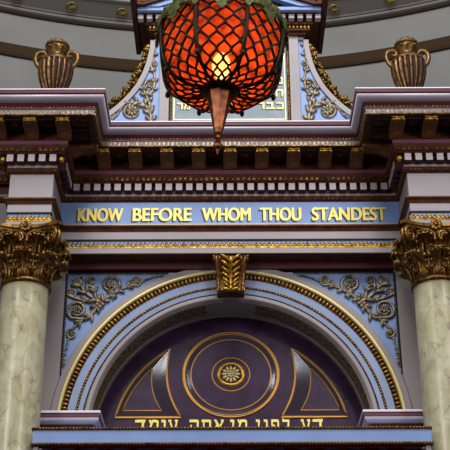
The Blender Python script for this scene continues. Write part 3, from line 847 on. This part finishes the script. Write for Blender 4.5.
# ------------------------------------------------------------------ imposts and beam
def impost(sx, label):
    t = thing('impost_moulding', sx*1.7, .0, 5.24, label, 'moulding', 'impost mouldings under the arch')
    def run(prof, name, m, extra=None):
        def pth(o): return [(-2.3, .0+o), (-1.47+o, .0+o), (-1.47+o, -.72)]
        q = MB(); vs = []; k = len(prof)
        for o, z in prof: vs += [(-sx*x, p, z) for x, p in pth(o)]
        fs = [(i*3+j, i*3+j+1, ((i+1) % k)*3+j+1, ((i+1) % k)*3+j) for i in range(k) for j in range(2)]
        fs += [[i*3 for i in range(k)], [i*3+2 for i in range(k)]]
        q.add(vs, fs)
        if extra: extra(q)
        return q.build(name, m, t)
    b = -.1
    run([(b, 5.57), (.10, 5.57), (.105, 5.562), (.105, 5.545), (b, 5.545)], 'top_fillet', ['edge'])
    run([(b, 5.545), (.095, 5.545), (.092, 5.505), (b, 5.505)], 'upper_band', ['plum'])
    run([(b, 5.505), (.08, 5.505), (.087, 5.49), (.08, 5.47), (.06, 5.45), (.04, 5.44), (b, 5.44)], 'lilac_band', ['mauve'])
    def ex(q):
        x = 1.46
        while x < 2.0: q.ell((sx*x, .025, 5.405), (.016, .016, .014), 0, 1, 6, 4); x += .045
    run([(b, 5.44), (.03, 5.44), (.015, 5.38), (b, 5.38)], 'bead_moulding', ['brown', 'gold'], ex)
    run([(b, 5.38), (.0, 5.38), (.0, 5.18), (b, 5.18)], 'pilaster_face', ['grey'])
impost(-1, 'lilac and brown impost moulding where the arch springs, beside the column under KNOW')
impost(1, 'lilac and brown impost moulding where the arch springs, beside the column under STANDEST')

beam = thing('lintel_beam', 0, .7, 5.0, 'long blue horizontal beam edged with rope beading across the foot of the arch', 'beam')
q = MB(); q.box(-1.947, 1.947, .625, .72, 5.031, 5.166); q.box(-1.885, 1.885, -.6, .625, 5.031, 5.166); q.build('fascia', 'blue', beam)
for nm, z in (('upper_rope_bead', 5.173), ('lower_rope_bead', 5.019)):
    q = MB(); q.box(-1.96, 1.96, .625, .725, z-.014, z+.014, 0)
    x = -1.95
    while x < 1.96: q.ell((x, .73, z), (.016, .014, .015), .6, 1, 6, 4); x += .033
    q.build(nm, ['brown', 'capgold'], beam)
for sx in (-1, 1):
    q = MB(); x0, x1 = sorted((sx*1.94, sx*1.89)); q.box(x0, x1, .63, .70, 2.7, 5.004); q.build('door_post', 'grey', beam)
cur = MB(); n = 300
vs = []
for i in range(n+1):
    x = -1.86+3.72*i/n; p = .5+.035*math.sin(x*24)+.015*math.sin(x*57+1)
    vs += [(x, p, 2.7), (x, p, 5.028), (x, p-.01, 2.7), (x, p-.01, 5.028)]
fs = []
for i in range(n):
    a = i*4; b = a+4
    fs += [(a, b, b+1, a+1), (a+2, a+3, b+3, b+2), (a+1, b+1, b+3, a+3), (a, a+2, b+2, b)]
cur.add(vs, fs, 0, True)
tag(cur.build('ark_curtain', 'curtain'), 'dark crimson curtain hanging in folds under the blue beam', 'curtain', kind='thing')

# ------------------------------------------------------------------ tablet structure on top
tb = thing('tablet_frame', 0, .1, 8.832, 'grey and brown gabled frame around the Hebrew stone tablet, above the centre of the entablature', 'frame')
q = MB(); q.box(-.835, .835, -.45, .03, 8.835, 10.315); q.build('core', 'grey', tb)
for sx in (-1, 1):
    q = MB()
    x0, x1 = sorted((sx*.836, sx*.725)); q.box(x0, x1, .03, .16, 8.835, 10.31)
    x0, x1 = sorted((sx*.80, sx*.765)); q.box(x0, x1, .16, .17, 8.9, 10.25)
    q.build('pilaster', 'grey', tb)
q = MB()
for sx in (-1, 1):
    z = 9.0
    while z < 10.28: q.ell((sx*.705, .12, z), (.012, .014, .017), 0, 0, 6, 4); z += .034
    x0, x1 = sorted((sx*.722, sx*.69)); q.box(x0, x1, .03, .115, 8.835, 10.3, 1)
q.build('gilt_bead_edging', ['gold', 'brown'], tb)
q = MB(); q.box(-.93, .93, -.45, .2, 10.31, 10.345, 0); q.box(-.985, .985, -.45, .24, 10.345, 10.36, 0); q.box(-.98, .98, -.45, .22, 10.36, 10.42, 0); q.box(-1.02, 1.02, -.45, .26, 10.42, 10.435, 0)
q.box(-1.02, 1.02, -.45, .25, 10.435, 10.52, 0); q.box(-1.09, 1.09, -.45, .35, 10.518, 10.53, 0); q.box(-1.115, 1.115, -.45, .30, 10.53, 10.575, 0); q.box(-1.125, 1.125, -.5, .30, 10.575, 10.80, 0)
for e in (-1, 1): q.box(*sorted((e*1.125, e*1.19)), -.52, .62, 10.575, 10.74, 0)
q.box(-1.19, -1.13, -.52, .62, 10.535, 10.575, 0); q.box(1.13, 1.19, -.52, .62, 10.535, 10.575, 0)
q.build('cornice', 'brown', tb)
q = MB(); q.box(-1.115, 1.115, .30, .40, 10.53, 10.575, 0); q.build('blue_fascia', 'blue', tb)
q = MB(); q.box(-.032, .032, 0, .08, 10.46, 10.518, 0)
td = q.build('dentil', 'dentil', tb); tds = []
for k in range(-10, 11): tds.append((k*.108, .25, 0))
for sx in (-1, 1):
    for k in range(5): tds.append((sx*1.02, .17-k*.12, -sx*PI/2))
base = td.location.copy()
for i, (x, p, r) in enumerate(tds):
    o = td if i == 0 else td.copy()
    if i: COL.objects.link(o)
    # the mesh holds offsets from the frame's base, so turn about the block's own foot
    o.rotation_euler = (0, 0, r)
    c = Vector((0, .1, 0)); c2 = Matrix.Rotation(r, 3, 'Z') @ c
    o.location = Vector((x, .1-p, 0)) - c2
q = MB()
for k in range(-21, 22):
    x = k*.046; q.ell((x, .236, 10.388), (.019, .022, .036), 0, 0, 6, 5)
q.build('gilt_leaf_row', 'gold', tb)
# pediment: raking blue bands under studded brown raking mouldings
q = MB()
for sx in (-1, 1):
    q.prism_p([(sx*1.12, 10.576), (sx*1.02, 10.576), (0, 10.962), (0, 11.13), (sx*1.12, 10.71)], .30, .46, 0)
    q.prism_p([(sx*1.01, 10.576), (sx*.85, 10.576), (0, 10.895), (0, 10.96)], .30, .42, 1)
    q.prism_p([(sx*.849, 10.576), (0, 10.576), (0, 10.894)], .30, .34, 2)
    for k in range(18):
        t = (k+.5)/18
        for j, dz in enumerate((.035, .09)): q.ell((sx*(1.08-1.06*t), .465, 10.60+.40*t+dz-.02), (.017, .014, .017), 0, 3, 6, 4)
    scroll(q, sp2((.55, 10.65), .07, 1.5, 0, 1), .35, .014, sx)
q.build('pediment', ['brown', 'blue', 'dark', 'gold'], tb)

tab = thing('stone_tablet', 0, .1, 9.0, 'blue grey stone tablet with raised gold Hebrew lines, mostly behind the red lamp', 'tablet')
q = MB(); q.box(-.688, .688, .032, .085, 8.84, 10.30); q.build('slab', 'stone', tab)
q = MB()
for (x0, x1, z0, z1) in ((-.668, .668, 9.155, 9.163), (-.668, -.660, 9.163, 10.2), (.660, .668, 9.163, 10.2)): q.box(x0, x1, .085, .089, z0, z1)
q.build('gold_border_line', 'paleline', tab)
def tword(l, x0, x1, z0, h):
    w = hebrew(tab, l, x0, x1, z0, h, .085, 'letter', .008)
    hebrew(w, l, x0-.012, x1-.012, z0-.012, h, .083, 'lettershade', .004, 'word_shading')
tword(('resh', 'bet', 'kaf'), .325, .645, 9.30, .095)
tword(('resh', 'mem'), -.625, -.47, 9.30, .09)
tword(('vav', 'het'), .48, .645, 9.48, .095)
tword(('kaf',), .575, .645, 9.66, .095)

def wing(sx, label):
    t = thing('scroll_bracket', sx*1.1, .1, 8.832, label, 'bracket', 'scroll brackets flanking the tablet')
    crv = cat2([(.965, 10.305), (.972, 10.15), (1.02, 9.89), (1.10, 9.67), (1.20, 9.50), (1.335, 9.335), (1.47, 9.21)], 8)
    out = crv + [(1.47, 8.836), (.84, 8.836), (.84, 10.305)]
    q = MB(); q.prism_p([(sx*x, z) for x, z in out], -.2, .12); q.build('panel', 'blue', t)
    # raised grey border along the curve
    ins_ = []
    for i, (x, z) in enumerate(crv):
        a, b = crv[max(0, i-1)], crv[min(len(crv)-1, i+1)]
        dx, dz = b[0]-a[0], b[1]-a[1]; L = math.hypot(dx, dz); ins_.append((x+dz/L*.062, z-dx/L*.062))
    poly = [(sx*x, z) for x, z in crv] + [(sx*x, z) for x, z in reversed(ins_)]
    n = len(poly); h = n//2; q = MB()
    vs = [(x, .0, z) for x, z in poly] + [(x, .15, z) for x, z in poly]
    fs = []
    for i in range(h-1): fs += [(i, i+1, n-2-i, n-1-i), (n+i, n+i+1, n+n-2-i, n+n-1-i)]
    fs += [(i, (i+1) % n, n+(i+1) % n, n+i) for i in range(n)]
    q.add(vs, fs); q.box(*sorted((sx*.965, sx*.84)), .0, .15, 10.27, 10.305)
    q.build('border', 'grey', t)
    # gilt garland down the outer edge
    rnd = random.Random(3); q = MB()
    path_ = cat2([(.99, 10.20), (1.0, 10.10), (1.05, 9.92), (1.13, 9.72), (1.23, 9.56), (1.36, 9.405), (1.47, 9.30)], 14)
    for i, (x, z) in enumerate(path_):
        w = .028+.018*min(1, i/30)
        for k in range(3):
            a = rnd.uniform(0, PI)
            q.ell((sx*(x+rnd.uniform(-.3, 1)*w), rnd.uniform(-.06, .13), z+rnd.uniform(-.3, 1)*w), (rnd.uniform(.022, .042), .026, rnd.uniform(.013, .022)), a, 0, 6, 5)
    q.build('garland', 'garlandgold', t)['label'] = 'gilt leaf garland along the curved outer edge'
    q = MB(); p = .132
    big = sp2((1.155, 9.245), .10, 1.3, -2.6, 1)
    s1 = cat2([(.93, 9.10), (.925, 9.2), (.975, 9.33), (1.06, 9.37)]) 
    s1 = cat2([(.93, 9.08), (.94, 9.2), (1.0, 9.32), (1.1, 9.37), (1.2, 9.34), (1.255, 9.26)], 8) + sp2((1.155, 9.245), .1, 1.2, 0, -1)[1:]
    s2 = cat2([(.96, 9.24), (.955, 9.36), (1.0, 9.47), (1.03, 9.56), (1.01, 9.66)], 8) + sp2((.945, 9.635), .065, 1.5, .2, 1)[2:]
    s3 = cat2([(1.0, 9.47), (.93, 9.52), (.905, 9.62), (.91, 9.78), (.945, 9.88)], 7) + sp2((.912, 9.93), .048, 1.5, -.7, 1)[2:]
    s4 = cat2([(.95, 9.9), (.93, 10.0), (.905, 10.1), (.905, 10.22)], 6)
    s5 = cat2([(1.2, 9.34), (1.29, 9.28), (1.33, 9.2), (1.37, 9.15)], 7) + sp2((1.385, 9.185), .034, 1.2, -1.4, 1)[1:]
    for s_, r in ((s1, .02), (s2, .016), (s3, .014), (s4, .011), (s5, .010)): scroll(q, s_, p, r, sx)
    for s_, L in ((s1[:34], .04), (s2[:30], .034), (s3[:26], .028), (s4, .024)): leaves(q, s_, p, sx, 5, L)
    q.build('scrollwork', 'rinceau', t)
    for x, z, r in ((1.155, 9.245, .075), (.945, 9.635, .03), (.912, 9.93, .024)):
        q = MB(); flower(q, x, z, p, r, sx, 8); q.build('flower', 'rinceau', t)
wing(-1, 'curved blue bracket of gilt scrolls beside the tablet, next to the urn above KNOW')
wing(1, 'curved blue bracket of gilt scrolls beside the tablet, next to the urn above STANDEST')

# ------------------------------------------------------------------ urns
def make_urn(cx, label):
    cp = .5; z0 = 9.13
    t = thing('urn', cx, cp, z0, label, 'urn', 'gilt urns on the cornice')
    q = MB(); q.lathe([(0, z0), (.12, z0), (.12, z0+.03), (.085, z0+.045), (.06, z0+.07), (.075, z0+.095), (.095, z0+.105), (.0, z0+.115)], 32, (cx, cp)); q.build('foot', 'urngold', t)
    zb = z0+.11
    # fluted body: alternating plum flutes and gilt ribs
    body = [(.09, 0), (.125, .05), (.155, .12), (.178, .20), (.192, .28), (.196, .35), (.19, .41), (.175, .45), (.15, .475), (.0, .475)]
    N = 18; seg = N*6; q = MB(); vs = []; fs = []; 
    for r, z in body:
        for k in range(seg):
            a = 2*PI*k/seg; ph = (k % 6)/6
            fl = .012*math.cos(2*PI*ph)*(1 if z < .43 else 0)
            rr = max(0, r+fl*(r > .01)); vs.append((cx+rr*math.sin(a), cp+rr*math.cos(a), zb+z))
    q.v = vs
    for i in range(len(body)-1):
        for k in range(seg):
            q.f.append((i*seg+k, i*seg+(k+1) % seg, (i+1)*seg+(k+1) % seg, (i+1)*seg+k)); q.m.append(0 if (k % 6) in (0, 1, 5) or i >= 7 else 1); q.s.append(True)
    q.build('body', ['urngold', 'urnred'], t)
    q = MB(); q.lathe([(.19, zb+.40), (.20, zb+.41), (.20, zb+.425), (.188, zb+.44), (.165, zb+.47), (.13, zb+.50), (.105, zb+.52), (.0, zb+.52)], 36, (cx, cp)); q.build('shoulder_band', 'urngold', t)
    q = MB(); q.lathe([(.10, zb+.515), (.092, zb+.535), (.10, zb+.56), (.122, zb+.59), (.132, zb+.62), (.128, zb+.645), (.115, zb+.66), (.0, zb+.66)], 36, (cx, cp), 0)
    q.build('neck', 'urngold', t)
    q = MB(); q.lathe([(.09, zb+.655), (.14, zb+.66), (.145, zb+.675), (.135, zb+.69), (.09, zb+.70), (.0, zb+.71)], 36, (cx, cp))
    for k in range(12):
        a = 2*PI*k/12; q.ell((cx+.115*math.sin(a), cp+.115*math.cos(a), zb+.70), (.022, .022, .024), 0, 0, 6, 5)
    for k in range(6):
        a = 2*PI*k/6; q.ell((cx+.06*math.sin(a), cp+.06*math.cos(a), zb+.725), (.022, .022, .02), 0, 0, 6, 5)
    for k in (-.6, 0, .6): q.ell((cx+.128*math.sin(k), cp+.128*math.cos(k), zb+.62), (.025, .02, .02), 0, 0, 7, 5)
    q.build('gilt_rim', 'urngold', t)
    for s_ in (-1, 1):
        q = MB()
        ce = (cx+s_*.165, cp, zb+.545)
        sp = spiral3(ce, (s_, 0, 0), (0, 0, 1), .05, 1.25, PI, -1, 22, .7)
        outer = catmull([(cx+s_*.185, cp, zb+.37), (cx+s_*.235, cp, zb+.44), (cx+s_*.248, cp, zb+.52), (cx+s_*.225, cp, zb+.58), (cx+s_*.165, cp, zb+.60), (cx+s_*.125, cp, zb+.565), (cx+s_*.14, cp, zb+.53), (cx+s_*.175, cp, zb+.535)], 6)
        q.tube(outer, [.028]*(len(outer)//2) + [.027-.009*i/(len(outer)-len(outer)//2) for i in range(len(outer)-len(outer)//2)], 7)
        q.build('handle', 'urngold', t)
    return t
u1 = make_urn(-2.035, 'two-handled ribbed gold and plum urn standing on the cornice, at the end above KNOW')
u2 = copy_tree(u1); u2.location.x = 2.09; u2['label'] = 'two-handled ribbed gold and plum urn standing on the cornice, at the end above STANDEST'

# ------------------------------------------------------------------ hanging lamp
LX, LP, LZ = -.072, 5.5, 6.47
lamp = thing('hanging_lamp', LX, LP, LZ, 'large lit red glass lamp with iron lattice hanging in front of the tablet', 'lamp')
lprof = [(.408, -.11), (.416, -.16), (.418, -.22), (.414, -.29), (.402, -.36), (.382, -.43), (.348, -.495), (.295, -.54), (.225, -.56), (.15, -.56), (.09, -.55)]
def lsurf(t):                          # t from 0 (top) to 1 (hub) along the profile
    f = t*(len(lprof)-1); i = min(int(f), len(lprof)-2); u = f-i
    return lprof[i][0]+(lprof[i+1][0]-lprof[i][0])*u, lprof[i][1]+(lprof[i+1][1]-lprof[i][1])*u
# re-parametrise by arc length
_l = [0.]
for a, b in zip(lprof[:-1], lprof[1:]): _l.append(_l[-1]+math.hypot(b[0]-a[0], b[1]-a[1]))
def larc(s_):
    d = s_*_l[-1]
    for i in range(len(_l)-1):
        if d <= _l[i+1]+1e-9:
            u = (d-_l[i])/(_l[i+1]-_l[i]); return lprof[i][0]+(lprof[i+1][0]-lprof[i][0])*u, lprof[i][1]+(lprof[i+1][1]-lprof[i][1])*u
    return lprof[-1]
def L3(r, a, z): return (LX+r*math.sin(a), LP+r*math.cos(a), LZ+z)
NP = 8
for k in range(NP):
    a0, a1 = 2*PI*(k-.5)/NP, 2*PI*(k+.5)/NP; am = (a0+a1)/2
    def facet(r, a): return r*(.35+.65*math.cos(PI/NP)/math.cos(a-am))   # slightly flattened panel
    q = MB(); vs = []; nu, nv = 6, 22
    for off in (0, .006):
        for j in range(nv+1):
            r, z = larc(j/nv)
            for i in range(nu+1):
                a = a0+(a1-a0)*i/nu; vs.append(L3(facet(r, a)-off, a, z))
    n1 = (nu+1)*(nv+1); fs = []
    for j in range(nv):
        for i in range(nu):
            b = j*(nu+1)+i; fs += [(b, b+1, b+nu+2, b+nu+1), (n1+b, n1+b+nu+1, n1+b+nu+2, n1+b+1)]
    q.add(vs, fs, 0, True)
    gp = q.build('glass_panel', 'redglass', lamp)
    q = MB()
    # wavy strips: neighbours meet to make pointed net cells
    NS, W = 6, 5.5
    for j in range(NS+1):
        pts = []
        for i in range(67):
            s_ = i/66; r, z = larc(s_); ph = s_*W*2*PI
            u = (j-NS/2 + .5*math.cos(ph)*(1 if j % 2 == 0 else -1))/NS
            if not -.51 < u < .51:
                u = max(-.5, min(.5, u))
            a = am+u*(a1-a0); pts.append(L3(facet(r, a)+.005, a, z))
        q.tube(pts, .0092, 4)
    q.build('lattice', 'lattice', gp)
    # rib at a1
    q = MB()
    pts = [L3(larc(i/24)[0]+.008, a1, larc(i/24)[1]) for i in range(25)]
    q.tube(pts, [.016-.004*i/24 for i in range(25)], 6)
    q.ell(L3(.38, a1, -.50), (.016, .016, .026), 0, 0, 6, 5)
    q.build('rib', 'lampmetal', lamp)
# leafy brass crown: pierced dome with hanging leaf tips
q = MB()
q.lathe([(.420, -.135), (.434, -.13), (.436, -.08), (.425, -.075)], 48, (LX, LP), 0)
q.v = [(x, p, z+LZ) if i >= 0 else None for i, (x, p, z) in enumerate(q.v)]
for k in range(24):
    a = 2*PI*k/24
    rr = [.43, .36, .28, .2, .12]; zz = [-.08, .0, .07, .14, .19]
    q.tube([L3(r, a+.05*math.sin(i*2.2), z) for i, (r, z) in enumerate(zip(rr, zz))], [.022, .026, .024, .02, .015], 5)
    q.tube([L3(r, a-.09+.1*i/4, z) for i, (r, z) in enumerate(zip(rr, zz))], [.012, .014, .014, .012, .01], 5)
q.lathe([(.13, LZ+.21), (.13, LZ+.26), (.06, LZ+.33), (.0, LZ+.34)], 24, (LX, LP), 0)
crown = q.build('brass_crown', 'verdigris', lamp)
for k in range(16):
    a = 2*PI*k/16; big = k % 2 == 0; L_ = .135 if big else .085; w = .082 if big else .055
    q = MB(); vs = []
    shape = [(-1, 0), (-.95, .25), (-.55, .3), (-.75, .5), (-.35, .62), (-.4, .75), (0, 1), (.4, .75), (.35, .62), (.75, .5), (.55, .3), (.95, .25), (1, 0)]
    for off in (.014, .026):
        for u, v in shape:
            z = -v*L_+.01; r = larc(max(0, -z+.02)/_l[-1])[0]
            vs.append(L3(r+off, a+u*w/.42, z-.10))
    n = len(shape)
    q.add(vs, [list(range(n)), list(range(n, 2*n))] + [(i, (i+1) % n, n+(i+1) % n, n+i) for i in range(n)])
    q.build('leaf_tip', 'verdigris', crown)
q = MB()
q.lathe([(.0, LZ-.54), (.11, LZ-.54), (.122, LZ-.55), (.122, LZ-.57), (.11, LZ-.58), (.085, LZ-.585), (.0, LZ-.586)], 32, (LX, LP)); q.build('hub', 'lampmetal', lamp)
q = MB()
q.lathe([(.0, LZ-.585), (.088, LZ-.585), (.07, LZ-.66), (.05, LZ-.76), (.034, LZ-.85), (.026, LZ-.88), (.014, LZ-.90), (.014, LZ-.915), (.02, LZ-.92), (.012, LZ-.935), (.024, LZ-.95), (.03, LZ-.968), (.026, LZ-.985), (.012, LZ-1.005), (.004, LZ-1.035), (0, LZ-1.036)], 8, (LX, LP), 0, False)
q.build('finial', 'copper', lamp)
q = MB(); q.lathe([(0, LZ-.26), (.03, LZ-.27), (.055, LZ-.31), (.06, LZ-.36), (.052, LZ-.41), (.03, LZ-.45), (0, LZ-.46)], 20, (LX, LP)); q.build('bulb', 'bulb', lamp)
q = MB(); q.lathe([(0, LZ-.26), (.03, LZ-.26), (.03, LZ-.16), (.008, LZ-.15), (.008, LZ+.3), (0, LZ+.3)], 12, (LX, LP)); q.build('bulb_socket', 'lampmetal', lamp)
q = MB(); z = LZ+.33
while z < LZ+3.2:
    q.tube([(LX+.022*math.cos(a), LP, z+.04+.04*math.sin(a)) if int((z-LZ)/.066) % 2 else (LX, LP+.022*math.cos(a), z+.04+.04*math.sin(a)) for a in [2*PI*i/10 for i in range(10)]], .006, 5, 0, 1, True); z += .066
q.build('chain', 'lampmetal', lamp)
lamp.rotation_euler = (0, math.radians(2.0), 0)

# ------------------------------------------------------------------ light
def area(name, loc, target, sx, sy, power, col):
    l = bpy.data.lights.new(name, 'AREA'); l.shape = 'RECTANGLE'; l.size = sx; l.size_y = sy; l.energy = power; l.color = col
    o = bpy.data.objects.new(name, l); COL.objects.link(o); o.location = loc
    d = Vector(target)-Vector(loc); o.rotation_euler = d.to_track_quat('-Z', 'Y').to_euler(); return o
area('dome_skylight', (0, -8, 16), (0, 0, 7.5), 5, 5, 1400, (1, .985, .96))
area('gallery_window', (7, -12, 9), (0, 0, 7), 2, 3.5, 430, (1, .98, .95))
area('gallery_window', (-7, -12, 9), (0, 0, 7), 2, 3.5, 430, (1, .98, .95))
for sx in (-1, 1): area('lunette_window', (sx*2.75, -12.5, 11.9), (0, 0, 6.5), .7, .9, 26, (.9, .95, 1))
pl = bpy.data.lights.new('lamp_front_fill', 'POINT'); pl.energy = 2.4; pl.color = (1, .6, .28); pl.shadow_soft_size = .06
po = bpy.data.objects.new('lamp_front_fill', pl); COL.objects.link(po); po.location = (LX, -LP-.18, LZ-.38)  # added light, set ahead of the bulb to brighten the front glass
w = bpy.data.worlds.new('world'); w.use_nodes = True; S.world = w
w.node_tree.nodes['Background'].inputs[0].default_value = (.58, .575, .57, 1); w.node_tree.nodes['Background'].inputs[1].default_value = .28

S.view_settings.view_transform = 'Standard'; S.view_settings.look = 'None'; S.view_settings.exposure = 0; S.view_settings.gamma = 1
S.view_settings.use_curve_mapping = False
